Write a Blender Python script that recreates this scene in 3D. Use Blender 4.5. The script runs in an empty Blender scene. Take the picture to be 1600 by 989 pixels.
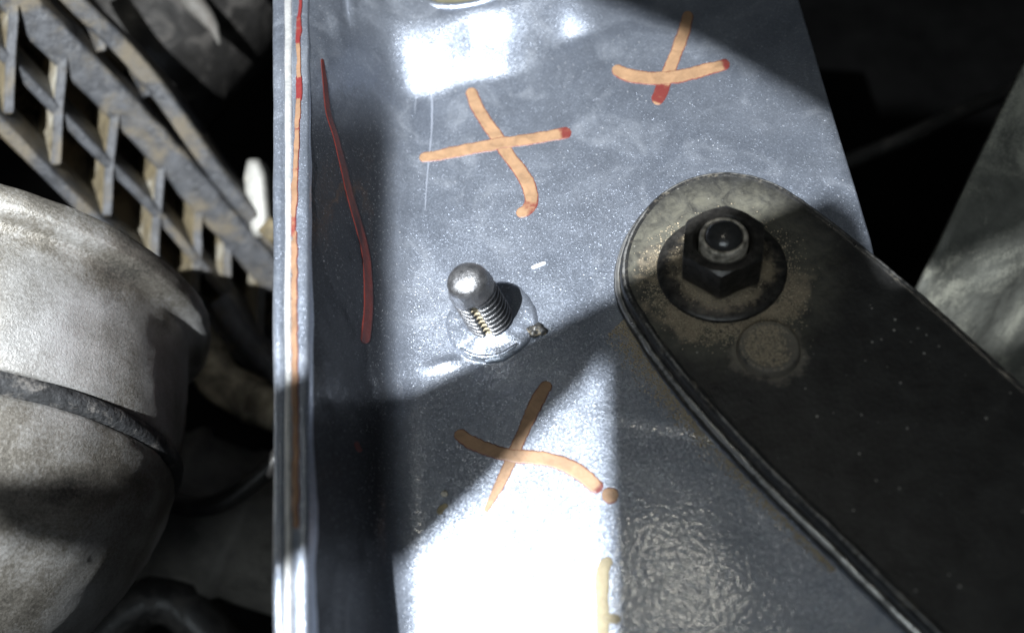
import bpy, bmesh, math, random
from mathutils import Vector, Matrix, noise
from mathutils.bvhtree import BVHTree

random.seed(7)
MM = 0.001                       # all lengths below are written in millimetres
SC = bpy.context.scene
COL = SC.collection

# ------------------------------------------------------------------ camera
F, CX, CY = 1200.0, 800.0, 494.5         # pixels of the 1600 x 989 photograph
N_C = Vector((-250, 705, 1200)).normalized()      # normal of the body panel in camera axes
X_C = (Vector((1, 0, 0)) - N_C * N_C.x).normalized()
Y_C = N_C.cross(X_C)
ROT = Matrix((X_C, Y_C, N_C))                     # camera axes -> world axes
CAM = ROT @ Vector((0, 0, 140.0))

cam_data = bpy.data.cameras.new('camera')
cam_data.sensor_width = 36.0
cam_data.lens = 36.0 * F / 1600.0
cam_data.clip_start = 0.002
cam_data.clip_end = 20.0
cam_data.dof.use_dof = True
cam_data.dof.focus_distance = 0.142
cam_data.dof.aperture_fstop = 10.5
cam = bpy.data.objects.new('camera', cam_data)
COL.objects.link(cam)
cam.matrix_world = Matrix.Translation(CAM * MM) @ ROT.to_4x4()
SC.camera = cam


def ray(px, py):
    return ROT @ Vector(((px - CX) / F, -(py - CY) / F, -1.0))


def P(px, py, z=0.0):
    """point of the plane at height z (mm above the panel) seen at a photo pixel"""
    d = ray(px, py)
    return CAM + d * ((z - CAM.z) / d.z)


def D(px, py, depth):
    """point at a distance (mm) along the view axis"""
    return CAM + ray(px, py) * depth


def CV(x, y, z):
    return ROT @ Vector((x, y, z))


# ------------------------------------------------------------------ world and lamps
world = bpy.data.worlds.new('World')
SC.world = world
world.use_nodes = True
bg = world.node_tree.nodes['Background']
bg.inputs['Color'].default_value = (0.62, 0.72, 0.80, 1)
bg.inputs['Strength'].default_value = 0.022

SC.view_settings.view_transform = 'Standard'
SC.view_settings.look = 'None'
SC.view_settings.exposure = 0.0
SC.view_settings.gamma = 1.0
SC.view_settings.use_curve_mapping = False

STUD = P(768, 502)
LAMP = STUD + Vector((-3.7, -4.9, 16.0)).normalized() * 300.0
LAMP_POWER = 15.0
lamp_data = bpy.data.lights.new('torch_light', 'SPOT')
lamp_data.energy = LAMP_POWER
lamp_data.color = (0.93, 0.97, 1.0)
lamp_data.spot_size = math.radians(85)
lamp_data.spot_blend = 0.5
lamp_data.shadow_soft_size = 1.3 * MM

# warm lamp of the workshop, seen as a glint in the lower right of the panel
GL = P(1040, 925)
vdir = (GL - CAM).normalized()
WARM = GL + Vector((vdir.x, vdir.y, -vdir.z)) * 700.0
warm_data = bpy.data.lights.new('ceiling_light', 'AREA')
warm_data.shape = 'RECTANGLE'      # a short workshop tube
warm_data.size = 0.10
warm_data.size_y = 0.035
warm_data.energy = 0.21
warm_data.color = (1.0, 0.95, 0.82)
warm = bpy.data.objects.new('ceiling_light', warm_data)
COL.objects.link(warm)
warm.location = WARM * MM
warm.rotation_euler = (GL - WARM).to_track_quat('-Z', 'Y').to_euler()

# pale fill lamp added high behind the camera to lift the shaded parts
fill_data = bpy.data.lights.new('fill_light', 'AREA')
fill_data.shape = 'RECTANGLE'
fill_data.size = 0.55
fill_data.size_y = 0.35
fill_data.energy = 2.8
fill_data.color = (0.84, 0.94, 1.0)
fill_lamp = bpy.data.objects.new('fill_light', fill_data)
COL.objects.link(fill_lamp)
fill_lamp.location = (-0.14, -0.62, 0.85)
fill_lamp.rotation_euler = (Vector((0, 0, 0)) - Vector((-0.14, -0.62, 0.85))).to_track_quat('-Z', 'Y').to_euler()


# ------------------------------------------------------------------ material helpers
class NT:
    def __init__(self, name):
        self.m = bpy.data.materials.new(name)
        self.m.use_nodes = True
        self.t = self.m.node_tree
        self.b = self.t.nodes['Principled BSDF']
        tc = self.t.nodes.new('ShaderNodeTexCoord')
        geo = self.t.nodes.new('ShaderNodeNewGeometry')
        sc = self.t.nodes.new('ShaderNodeVectorMath')
        sc.operation = 'SCALE'
        sc.inputs['Scale'].default_value = 1000.0
        self.t.links.new(geo.outputs['Position'], sc.inputs[0])
        self.pos = sc.outputs[0]          # millimetres
        self.geo = geo

    def link(self, a, b):
        self.t.links.new(a, b)

    def put(self, sock, v):
        if isinstance(v, (int, float)):
            sock.default_value = v
        elif isinstance(v, (tuple, list, Vector)):
            v = tuple(v)
            sock.default_value = v + (1.0,) if len(v) == 3 and len(sock.default_value) == 4 else v
        else:
            self.link(v, sock)

    def node(self, kind, **kw):
        n = self.t.nodes.new(kind)
        for k, v in kw.items():
            setattr(n, k, v)
        return n

    def noise(self, scale, detail=4, rough=0.55, vec=None, dist=0.0):
        n = self.node('ShaderNodeTexNoise')
        self.link(vec or self.pos, n.inputs['Vector'])
        n.inputs['Scale'].default_value = scale
        n.inputs['Detail'].default_value = detail
        n.inputs['Roughness'].default_value = rough
        n.inputs['Distortion'].default_value = dist
        return n.outputs['Fac']

    def voro(self, scale, out='Distance', feature='F1', vec=None):
        n = self.node('ShaderNodeTexVoronoi', feature=feature)
        self.link(vec or self.pos, n.inputs['Vector'])
        n.inputs['Scale'].default_value = scale
        return n.outputs[out]

    def ramp(self, fac, stops):
        n = self.node('ShaderNodeValToRGB')
        e = n.color_ramp.elements
        while len(e) < len(stops):
            e.new(0.5)
        for i, (p, c) in enumerate(stops):
            e[i].position = p
            if isinstance(c, (int, float)):
                c = (c, c, c)
            e[i].color = tuple(c) + (1.0,)
        self.link(fac, n.inputs['Fac'])
        return n.outputs['Color']

    def mix(self, fac, a, b, blend='MIX'):
        n = self.node('ShaderNodeMix', data_type='RGBA', blend_type=blend)
        self.put(n.inputs[0], fac)
        self.put(n.inputs[6], a)
        self.put(n.inputs[7], b)
        return n.outputs[2]

    def math(self, op, a, b=0.0, clamp=False):
        n = self.node('ShaderNodeMath', operation=op)
        n.use_clamp = clamp
        self.put(n.inputs[0], a)
        self.put(n.inputs[1], b)
        return n.outputs[0]

    def maprange(self, v, a, b, c=0.0, d=1.0, smooth=True):
        n = self.node('ShaderNodeMapRange')
        n.interpolation_type = 'SMOOTHSTEP' if smooth else 'LINEAR'
        self.put(n.inputs['Value'], v)
        for k, x in zip(('From Min', 'From Max', 'To Min', 'To Max'), (a, b, c, d)):
            n.inputs[k].default_value = x
        return n.outputs['Result']

    def stretch(self, sx, sy, sz, rot=0.0):
        n = self.node('ShaderNodeMapping')
        self.link(self.pos, n.inputs['Vector'])
        n.inputs['Scale'].default_value = (sx, sy, sz)
        n.inputs['Rotation'].default_value = (0, 0, rot)
        return n.outputs['Vector']

    def dist_to(self, p):
        n = self.node('ShaderNodeVectorMath', operation='DISTANCE')
        self.link(self.pos, n.inputs[0])
        n.inputs[1].default_value = tuple(p)
        return n.outputs['Value']

    def bump(self, h, dist, strength=1.0, normal=None):
        n = self.node('ShaderNodeBump')
        self.link(h, n.inputs['Height'])
        n.inputs['Distance'].default_value = dist * MM
        n.inputs['Strength'].default_value = strength
        if normal is not None:
            self.link(normal, n.inputs['Normal'])
        return n.outputs['Normal']

    def set(self, **kw):
        for k, v in kw.items():
            self.put(self.b.inputs[k.replace('_', ' ')], v)
        return self.m


def plain(name, col, rough=0.6, metal=0.0, n_scale=0.4, n_amt=0.35, bump_d=0.05, bump_s=2.0, dust=None, dust_amt=0.5, dust_scale=0.12, spec=0.4):
    t = NT(name)
    f = t.noise(n_scale, 6, 0.62)
    c = t.mix(t.ramp(f, [(0.3, 0.0), (0.7, 1.0)]), tuple(x * (1 - n_amt) for x in col), tuple(min(1, x * (1 + n_amt)) for x in col))
    r = rough
    if dust:
        g = t.math('ADD', t.math('MULTIPLY', t.noise(dust_scale, 5, 0.65, dist=0.6), 0.8), t.math('MULTIPLY', t.noise(2.2, 3, 0.6), 0.25))
        k = t.maprange(g, 0.55 - 0.12 * dust_amt, 0.72 - 0.12 * dust_amt)
        c = t.mix(k, c, dust)
        r = t.maprange(k, 0, 1, rough, 0.9, False)
    t.set(Base_Color=c, Roughness=r, Metallic=metal, Normal=t.bump(t.noise(bump_s, 5, 0.6), bump_d), Specular_IOR_Level=spec)
    return t.m


# ------------------------------------------------------------------ object helpers
def mesh_obj(name, verts, faces, mat, parent=None, origin=None, smooth=True, sharp=None, attrs=None):
    """verts in world millimetres"""
    o0 = parent['_o'] if parent is not None and '_o' in parent else None
    base = Vector(o0) if o0 is not None else (Vector(origin) if origin is not None else Vector((0, 0, 0)))
    me = bpy.data.meshes.new(name)
    me.from_pydata([tuple((Vector(v) - base) * MM) for v in verts], [], faces)
    me.materials.append(mat)
    if attrs:
        for k, vals in attrs.items():
            a = me.attributes.new(k, 'FLOAT', 'POINT')
            a.data.foreach_set('value', vals)
    bm = bmesh.new()
    bm.from_mesh(me)
    bmesh.ops.recalc_face_normals(bm, faces=bm.faces)
    bm.to_mesh(me)
    bm.free()
    if smooth:
        me.shade_smooth()
        for p in me.polygons:
            if p.loop_total > 40:
                p.use_smooth = False
        if sharp:
            me.set_sharp_from_angle(angle=math.radians(sharp))
    ob = bpy.data.objects.new(name, me)
    COL.objects.link(ob)
    if parent is not None:
        ob.parent = parent
    else:
        ob.location = base * MM
    ob['_o'] = tuple(base)
    return ob


def thing(name, label, cat, origin, group=None):
    o = bpy.data.objects.new(name, None)
    o.empty_display_size = 0.005
    COL.objects.link(o)
    o.location = Vector(origin) * MM
    o['_o'] = tuple(origin)
    return tag(o, label, cat, group)


def tag(o, label, cat, group=None):
    o['label'] = label
    o['category'] = cat
    if group:
        o['group'] = group
    return o


def lathe(profile, n=64, axis=Vector((0, 0, 1)), origin=Vector((0, 0, 0)), rfun=None, ref=None, close=False):
    """profile: list of (r, t) along axis"""
    axis = axis.normalized()
    u = (ref - axis * ref.dot(axis)).normalized() if ref is not None else axis.orthogonal().normalized()
    w = axis.cross(u)
    v, f = [], []
    for i, (r, t) in enumerate(profile):
        for k in range(n):
            a = 2 * math.pi * k / n
            rr = rfun(r, t, a) if rfun else r
            v.append(origin + axis * t + (u * math.cos(a) + w * math.sin(a)) * rr)
    for i in range(len(profile) - 1):
        for k in range(n):
            k2 = (k + 1) % n
            f.append((i * n + k, i * n + k2, (i + 1) * n + k2, (i + 1) * n + k))
    if profile[0][0] > 1e-6 and close:
        f.append(tuple(range(n)))
    if profile[-1][0] > 1e-6 and close:
        f.append(tuple((len(profile) - 1) * n + k for k in range(n)))
    return v, f


def smooth_poly(pts, step):
    """Catmull-Rom through points, resampled"""
    pts = [Vector(p) for p in pts]
    out = []
    n = len(pts)
    for i in range(n - 1):
        p0 = pts[max(i - 1, 0)]
        p1, p2 = pts[i], pts[i + 1]
        p3 = pts[min(i + 2, n - 1)]
        m = max(2, int((p2 - p1).length / step))
        for k in range(m):
            t = k / m
            out.append(0.5 * ((2 * p1) + (p2 - p0) * t + (2 * p0 - 5 * p1 + 4 * p2 - p3) * t * t + (3 * p1 - p0 - 3 * p2 + p3) * t ** 3))
    out.append(pts[-1])
    return out


def sweep(path, section, up=Vector((0, 0, 1)), closed_section=True, jitter=0.0):
    """section: list of (side, up) in mm, may be a function of t"""
    v, f = [], []
    n = len(path)
    for i, p in enumerate(path):
        d = (path[min(i + 1, n - 1)] - path[max(i - 1, 0)]).normalized()
        s = d.cross(up).normalized()
        w = s.cross(d).normalized()
        sec = section(i / (n - 1)) if callable(section) else section
        for (a, b) in sec:
            q = p + s * a + w * b
            if jitter:
                q += w * jitter * noise.noise(p * 0.25)
            v.append(q)
    m = len(sec)
    for i in range(n - 1):
        for k in range(m if closed_section else m - 1):
            k2 = (k + 1) % m
            f.append((i * m + k, i * m + k2, (i + 1) * m + k2, (i + 1) * m + k))
    if closed_section:
        f.append(tuple(range(m)))
        f.append(tuple((n - 1) * m + k for k in range(m)))
    return v, f


def circ(r, n=12, sx=1.0):
    return [(r * sx * math.cos(2 * math.pi * k / n), r * math.sin(2 * math.pi * k / n)) for k in range(n)]


def rbox(w, h, r=0.3):
    """rounded rectangle section centred at 0"""
    out = []
    for cx, cy, a0 in ((w / 2 - r, h / 2 - r, 0), (-w / 2 + r, h / 2 - r, 90), (-w / 2 + r, -h / 2 + r, 180), (w / 2 - r, -h / 2 + r, 270)):
        for k in range(4):
            a = math.radians(a0 + 30 * k)
            out.append((cx + r * math.cos(a), cy + r * math.sin(a)))
    return out


def sstep(a, b, x):
    t = max(0.0, min(1.0, (x - a) / (b - a)))
    return t * t * (3 - 2 * t)


# ------------------------------------------------------------------ materials
def mat_panel():
    t = NT('grey metallic car paint')
    # scratched, polished and dusty zones
    big = t.noise(0.035, 4, 0.55, dist=0.8)
    mid = t.noise(0.16, 5, 0.6)
    base = t.mix(t.ramp(big, [(0.35, 0.0), (0.65, 1.0)]), (0.25, 0.28, 0.34), (0.35, 0.385, 0.455))
    # metal flakes: every cell leans its own way
    vc = t.voro(5.5, 'Color')
    sep = t.node('ShaderNodeSeparateColor')
    t.link(vc, sep.inputs['Color'])
    flake = t.ramp(sep.outputs['Red'], [(0.0, 0.62), (0.75, 1.0), (0.93, 1.0), (1.0, 2.6)])
    base = t.mix(0.5, base, flake, 'MULTIPLY')
    # thin grey film of dust, in spots and wipes
    dust = t.math('MULTIPLY', t.maprange(t.noise(0.075, 6, 0.66, dist=1.2), 0.47, 0.75), 0.24)
    base = t.mix(dust, base, (0.46, 0.47, 0.48))
    spk = t.math('MULTIPLY', t.ramp(t.voro(0.62), [(0.0, 1.0), (0.05, 1.0), (0.10, 0.0)]), t.ramp(t.noise(0.09, 3), [(0.42, 0.0), (0.56, 1.0)]))
    base = t.mix(t.math('MULTIPLY', spk, 0.8), base, (0.82, 0.83, 0.86))
    # shade of the upright wall painted in near black, with pale grit
    at = t.node('ShaderNodeAttribute', attribute_name='wall_shade')
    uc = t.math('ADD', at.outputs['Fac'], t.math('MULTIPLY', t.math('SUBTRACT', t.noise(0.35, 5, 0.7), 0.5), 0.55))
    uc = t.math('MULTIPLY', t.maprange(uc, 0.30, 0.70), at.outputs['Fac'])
    wshade_col = t.mix(t.ramp(t.noise(2.4, 4, 0.7), [(0.60, 0.0), (0.74, 1.0)]), (0.010, 0.012, 0.016), (0.34, 0.35, 0.37))
    base = t.mix(uc, base, wshade_col)
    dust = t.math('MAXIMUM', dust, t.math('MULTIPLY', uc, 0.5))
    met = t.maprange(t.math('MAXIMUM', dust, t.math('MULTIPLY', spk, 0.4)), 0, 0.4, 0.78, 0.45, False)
    # wiped film: fine orange peel and grit
    v2 = t.node('ShaderNodeVectorMath', operation='SUBTRACT')
    t.link(vc, v2.inputs[0])
    v2.inputs[1].default_value = (0.5, 0.5, 0.5)
    v3 = t.node('ShaderNodeVectorMath', operation='SCALE')
    t.link(v2.outputs[0], v3.inputs[0])
    v3.inputs['Scale'].default_value = 0.24
    v4 = t.node('ShaderNodeVectorMath', operation='ADD')
    t.link(t.geo.outputs['Normal'], v4.inputs[0])
    t.link(v3.outputs[0], v4.inputs[1])
    v5 = t.node('ShaderNodeVectorMath', operation='NORMALIZE')
    t.link(v4.outputs[0], v5.inputs[0])
    peel = t.noise(1.15, 2, 0.5)
    grit = t.ramp(t.noise(2.6, 2, 0.5), [(0.60, 0.0), (0.74, 1.0)])
    n1 = t.bump(peel, 0.02, 1.0, v5.outputs[0])
    n2 = t.bump(grit, 0.05, 0.8, n1)
    cn = t.bump(t.math('ADD', t.math('MULTIPLY', peel, 1.0), t.math('MULTIPLY', grit, 0.1)), 0.07, 1.0)
    t.set(Base_Color=base, Metallic=met, Roughness=t.math('ADD', t.maprange(mid, 0.3, 0.7, 0.36, 0.46, False), t.math('MULTIPLY', uc, 0.25)), Normal=n2,
          Coat_Weight=t.math('SUBTRACT', 1.0, t.math('MULTIPLY', uc, 0.7)), Coat_Roughness=0.115, Coat_Normal=cn)
    return t.m


def mat_black(name='black painted steel with dust', centre=None):
    t = NT(name)
    f = t.noise(0.22, 6, 0.65, dist=0.5)
    c = t.mix(t.ramp(f, [(0.35, 0.0), (0.7, 1.0)]), (0.012, 0.012, 0.012), (0.033, 0.033, 0.032))
    speck = t.ramp(t.voro(0.55), [(0.0, 1.0), (0.075, 1.0), (0.13, 0.0)])
    keep = t.ramp(t.noise(0.11, 4, 0.7), [(0.50, 0.0), (0.58, 1.0)])
    c = t.mix(t.math('MULTIPLY', speck, keep), c, (0.42, 0.40, 0.36))
    rough = 0.36
    if centre is not None:
        c0, c1 = centre
        # olive dust film on the round end, tan dirt banked up round the flange and the button
        grain = t.noise(3.0, 4, 0.7)
        d0 = t.dist_to(c0)
        d0n = t.math('ADD', d0, t.math('MULTIPLY', t.math('SUBTRACT', t.noise(0.30, 4, 0.65), 0.5), 9.0))
        d0n = t.math('ADD', d0n, t.math('MULTIPLY', t.math('SUBTRACT', grain, 0.5), 3.0))
        film = t.math('MULTIPLY', t.maprange(d0n, 22.0, 14.5), t.ramp(t.noise(0.30, 6, 0.7, dist=0.6), [(0.35, 0.1), (0.66, 0.8)]))
        c = t.mix(t.math('MULTIPLY', film, 0.85), c, (0.135, 0.128, 0.095))
        ring = t.maprange(d0n, 15.2, 13.0)
        ring = t.math('MULTIPLY', ring, t.ramp(t.noise(0.22, 4, 0.6, dist=0.8), [(0.40, 0.0), (0.56, 1.0)]))
        sy = t.node('ShaderNodeSeparateXYZ')
        t.link(t.pos, sy.inputs[0])
        ring = t.math('MULTIPLY', ring, t.maprange(t.math('ADD', sy.outputs['Y'], t.math('MULTIPLY', sy.outputs['X'], 0.25)), c0.y + 0.25 * c0.x + 5.0, c0.y + 0.25 * c0.x - 3.0))
        c = t.mix(t.math('MULTIPLY', ring, 0.9), c, t.mix(grain, (0.16, 0.125, 0.080), (0.34, 0.28, 0.20)))
        d1 = t.dist_to(c1)
        d1n = t.math('ADD', d1, t.math('MULTIPLY', t.math('SUBTRACT', t.noise(0.5, 4, 0.65), 0.5), 6.0))
        ring1 = t.math('MULTIPLY', t.maprange(d1n, 6.4, 5.0), 0.6)
        c = t.mix(t.math('MULTIPLY', ring1, 0.75), c, t.mix(grain, (0.12, 0.10, 0.075), (0.34, 0.30, 0.24)))
        rough = t.maprange(t.math('MAXIMUM', film, t.math('MAXIMUM', ring, ring1)), 0, 0.8, 0.40, 0.85, False)
    bmp = t.math('ADD', t.noise(1.4, 5, 0.65), t.math('MULTIPLY', speck, 0.5))
    t.set(Base_Color=c, Roughness=rough, Normal=t.bump(bmp, 0.09), Specular_IOR_Level=0.45)
    return t.m


def mat_nut(centre):
    t = NT('blackened oily steel')
    f = t.noise(0.7, 6, 0.65)
    c = t.mix(t.ramp(f, [(0.35, 0.0), (0.7, 1.0)]), (0.022, 0.021, 0.020), (0.075, 0.070, 0.064))
    d = t.dist_to(centre)
    dn = t.math('ADD', d, t.math('MULTIPLY', t.math('SUBTRACT', t.noise(0.55, 4, 0.65), 0.5), 5.5))
    zs = t.node('ShaderNodeSeparateXYZ')
    t.link(t.pos, zs.inputs[0])
    root = t.math('MULTIPLY', t.math('MULTIPLY', t.maprange(dn, 9.6, 7.8), t.maprange(zs.outputs['Z'], centre.z + 1.0, centre.z + 0.3)), t.ramp(t.noise(0.25, 4), [(0.38, 0.0), (0.55, 1.0)]))
    gr = t.noise(3.0, 4, 0.7)
    c = t.mix(t.math('MULTIPLY', root, 0.8), c, t.mix(gr, (0.13, 0.10, 0.065), (0.30, 0.25, 0.17)))
    t.set(Base_Color=c, Metallic=t.maprange(root, 0, 1, 0.6, 0.0, False), Roughness=t.maprange(t.noise(1.2, 3), 0.3, 0.7, 0.26, 0.44, False),
          Normal=t.bump(t.noise(1.8, 5, 0.65), 0.06))
    return t.m


def mat_attr(name, core, edge, rough=0.55, edge_rough=0.4, coat=0.0):
    """paint stroke: 'rim' runs 0 in the middle to 1 where the paint has pooled"""
    t = NT(name)
    a = t.node('ShaderNodeAttribute', attribute_name='rim')
    n = t.noise(0.9, 5, 0.65)
    k = t.math('ADD', a.outputs['Fac'], t.math('MULTIPLY', t.math('SUBTRACT', n, 0.5), 0.8))
    k = t.maprange(k, 0.50, 0.95)
    n2 = t.noise(0.28, 5, 0.65, dist=0.8)
    core2 = t.mix(t.ramp(n2, [(0.32, 0.0), (0.68, 1.0)]), tuple(x * 0.70 for x in core), tuple(min(1, x * 1.18) for x in core))
    thin = t.ramp(t.noise(3.2, 3, 0.7), [(0.55, 0.0), (0.75, 0.45)])
    core2 = t.mix(thin, core2, tuple(0.55 * x + 0.10 for x in core))
    c = t.mix(t.math('MULTIPLY', k, 0.92), core2, edge)
    t.set(Base_Color=c, Roughness=t.maprange(k, 0, 1, rough, edge_rough, False), Normal=t.bump(t.noise(1.6, 4, 0.6), 0.05), Coat_Weight=coat)
    return t.m


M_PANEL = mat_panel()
M_ORANGE = mat_attr('orange marker paint', (0.275, 0.165, 0.092), (0.12, 0.016, 0.018))
M_RED = mat_attr('dark red marker paint', (0.085, 0.014, 0.010), (0.11, 0.016, 0.012), 0.45)
M_YELLOW = mat_attr('pale yellow marker paint', (0.30, 0.25, 0.15), (0.22, 0.18, 0.10))
M_SEAM = mat_attr('orange and red seam paint', (0.22, 0.13, 0.078), (0.14, 0.014, 0.018), 0.4, 0.3)

# ------------------------------------------------------------------ body panel
WALL_Z = 24.0
BOSS = 8.2
HOLE_C = P(735, -84, BOSS)
HOLE_R = (P(735, 10, BOSS) - HOLE_C).length - 1.2
ux = Vector((1, 0, 0))


def h_panel(x, y):
    """small relief of the pressed sheet, mm"""
    h = 0.0
    # pressed boss round the hole
    kx = min(1.0, max(0.0, (HOLE_C.x - x) / 44.0))
    d = math.hypot(x - HOLE_C.x + 44.0 * kx, y - HOLE_C.y + 7.0 * kx)
    wob = 1.6 * noise.noise(Vector((x * 0.08, y * 0.08, 3.1)))
    h += BOSS * (1 - sstep(HOLE_R + 1.0, HOLE_R + 18.5 + 3.5 * wob, d))
    # swell round the weld of the stud, with a crescent fold below it
    dx, dy = x - STUD.x, y - STUD.y
    r = math.hypot(dx, dy)
    a = math.degrees(math.atan2(dy, dx))
    h += 0.55 * (1 - sstep(4.0, 8.2, r))
    rr = math.hypot(dx + 0.3, (dy + 1.0) * 1.06)
    cres = max(0.0, 1 - abs(a + 92) / 62.0)
    h += 0.95 * math.exp(-((rr - 6.9) / 0.62) ** 2) * sstep(0, 0.45, cres)
    h -= 0.45 * math.exp(-((rr - 5.4) / 0.7) ** 2) * sstep(0, 0.45, cres)
    # little raised tongue at the lower left of the fold
    tx, ty = x - (STUD.x - 8.3), y - (STUD.y - 8.0)
    h += 0.8 * math.exp(-((tx * 0.9 + ty * 0.25) / 2.4) ** 2 - ((ty - 0.2 * tx) / 1.1) ** 2)
    # lazy waviness of hand-worked sheet
    h += 0.22 * noise.noise(Vector((x * 0.045, y * 0.045, 0.3))) + 0.06 * noise.noise(Vector((x * 0.16, y * 0.16, 5.3)))
    # faint pressed step across the lower part
    s = (y - (-22.5 - 0.28 * (x - 20))) if x > 12 else -99
    h += 0.14 * sstep(-1.5, 1.5, s) * sstep(12, 18, x) if s > -90 else 0
    return h


def right_px(y):
    if y < 375:
        return 1247 + (1360 - 1247) * (y / 375.0)
    if y < 700:
        return 1360 + (y - 375) * 0.22
    return 1431.5 + (y - 700) * 0.75


def panel_row(y):
    T = P(481, y, WALL_Z)
    tw = 1 - sstep(-60, 190, y)
    K = P(604 + 62 * tw, y, 0.0)
    E_ = P(672 + 76 * tw, y, 0.0)
    bump = 1.6 * (1 - sstep(-60, 230, y))
    out = []
    nw = 46
    fa = 0.60 - 0.30 * (1 - sstep(-40, 240, y))
    A = T.lerp(K, fa)
    for i in range(26):
        t = i / 26
        out.append(T.lerp(A, t))
    for i in range(20):
        t = i / 20
        out.append(A.lerp(K, t).lerp(K.lerp(E_, t), t))
    out.append(E_)
    for i in range(len(out)):
        p = out[i]
        s = i / len(out)
        bl = math.sin(math.pi * min(1, s * 1.02))
        q = Vector((0.9, 0, 0.35))
        out[i] = p + q * bl * (0.5 * noise.noise(p * 0.07) + 0.16 * noise.noise(p * 0.33)) + q * bl * bump * (0.6 + 0.5 * noise.noise(p * 0.12))
    return out, E_


rows = []
y = -150.0
while y <= 1180:
    rows.append(y)
    y += 2.6 if 440 < y < 620 or y < 60 else 4.0
rx = []
x = 672.0
while x < 2000:
    x += 2.6 if x < 860 else 5.0
    rx.append(x)
NC = 330
verts, faces, wshade_v = [], [], []
for y in rows:
    prof, E_ = panel_row(y)
    R_ = right_px(y)
    for i in range(NC):
        # denser columns near the stud
        s = i / (NC - 1)
        e0 = 672 + 76 * (1 - sstep(-60, 190, y))
        xx = e0 + (R_ - e0) * (0.62 * s + 0.38 * s * s)
        if i == 0:
            continue
        p = P(xx, y, 0)
        prof.append(p)
    k0 = 47
    for j, p in enumerate(prof):
        w = sstep(20, 43, j)
        hh = h_panel(p.x, p.y) * w
        wshade_v.append((1 - sstep(31, 46, j)) * sstep(40, 230, y))  # painted shade of the wall, fading at the fillet and the top
        verts.append(Vector((p.x, p.y, p.z + hh)))
W = len(prof)
for i in range(len(rows) - 1):
    for j in range(W - 1):
        q = (i * W + j, i * W + j + 1, (i + 1) * W + j + 1, (i + 1) * W + j)
        c = (verts[q[0]] + verts[q[2]]) / 2
        if math.hypot(c.x - HOLE_C.x, c.y - HOLE_C.y) < HOLE_R - 0.2:
            continue
        faces.append(q)
panel_bvh = BVHTree.FromPolygons(verts, faces)
panel = thing('body_panel', 'grey metallic painted inner body panel with an upright welded flange and paint marks', 'body panel', P(800, 500, 0))
sheet = mesh_obj('sheet', verts, faces, M_PANEL, panel, attrs={'wall_shade': wshade_v})
solid = sheet.modifiers.new('thickness', 'SOLIDIFY')
solid.thickness = 1.0 * MM
solid.offset = -1.0
_me = sheet.data
if sum(_me.polygons[i].normal.z for i in range(0, len(_me.polygons), 500)) < 0:
    _me.flip_normals()

# rolled rim of the hole
rim = []
for k in range(90):
    a = 2 * math.pi * k / 90
    rim.append(Vector((HOLE_C.x + HOLE_R * math.cos(a), HOLE_C.y + HOLE_R * math.sin(a), BOSS - 0.4)))
rim.append(rim[0])
v, f = sweep(rim, [(0.6 + a * 1.0, b) for a, b in circ(1.1, 10, 1.0)])
mesh_obj('hole_rim', v, f, M_PANEL, panel)

v, f = lathe([(0.01, -9.0), (9, -9.2), (HOLE_R + 4, -9.0), (HOLE_R + 4, -10.0)], 48, Vector((0, 0, 1)), Vector((HOLE_C.x, HOLE_C.y, 0)))
mesh_obj('inner_layer', v, f, plain('olive primer on the inner sheet', (0.16, 0.15, 0.10), 0.6, 0.1, 0.2, 0.3, 0.1, 0.8), panel)
# flange: own turned-over edge, sealer seam, second sheet
ys = [-150 + 9 * i for i in range(149)]


def strip(px0, px1, z0, drop, name, mat, wob=0.25, r=0.55):
    v, f = [], []
    sec_n = 14
    for y in ys:
        a, b = P(px0, y, z0), P(px1, y, z0)
        g = P(px0, y, z0) * 0.03
        dz = wob * noise.noise(Vector((px0 * 0.1, a.y * 0.09, 0)))
        dx = 0.5 * wob * noise.noise(Vector((px0 * 0.1 + 9, a.y * 0.12, 4)))
        wdt = (b - a).length
        e = (b - a).normalized()
        sec = []
        for k in range(7):
            t = math.pi * (1 - k / 6)
            sec.append((wdt / 2 + (wdt / 2 - r) * (1 if math.cos(t) > 0.01 else (-1 if math.cos(t) < -0.01 else 0)) + r * math.cos(t), -r + r * math.sin(t)))
        sec.append((wdt, -drop))
        sec.append((0, -drop))
        for (s, h) in sec:
            v.append(a + e * (s + dx) + Vector((0, 0, h + dz)))
    m = len(sec)
    for i in range(len(ys) - 1):
        for k in range(m):
            k2 = (k + 1) % m
            f.append((i * m + k, i * m + k2, (i + 1) * m + k2, (i + 1) * m + k))
    f.append(tuple(range(m)))
    f.append(tuple((len(ys) - 1) * m + k for k in range(m)))
    return mesh_obj(name, v, f, mat, panel, sharp=50)


M_FLANGE = M_PANEL
strip(454, 481.5, WALL_Z + 0.5, 22, 'flange_edge', M_FLANGE, 0.22, 0.8)
strip(424, 444, WALL_Z + 0.1, 26, 'outer_flange_sheet', M_FLANGE, 0.22, 0.9)
t = NT('pale metal edge with painted highlight')  # white highlight line of the flange, painted as a pale strip
t.set(Base_Color=t.mix(t.noise(0.5, 5), (0.26, 0.26, 0.26), (0.60, 0.60, 0.59)), Roughness=0.4, Metallic=0.4, Normal=t.bump(t.noise(0.9, 4), 0.25))
strip(443.5, 455, WALL_Z + 0.55, 20, 'inner_flange_sheet', t.m, 0.25, 0.5)

flange_bvh = BVHTree.FromPolygons(*(lambda o: ([o.matrix_local @ (vv.co) / MM + Vector(o['_o']) for vv in o.data.vertices], [tuple(p.vertices) for p in o.data.polygons]))(bpy.data.objects['flange_edge']))


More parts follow.
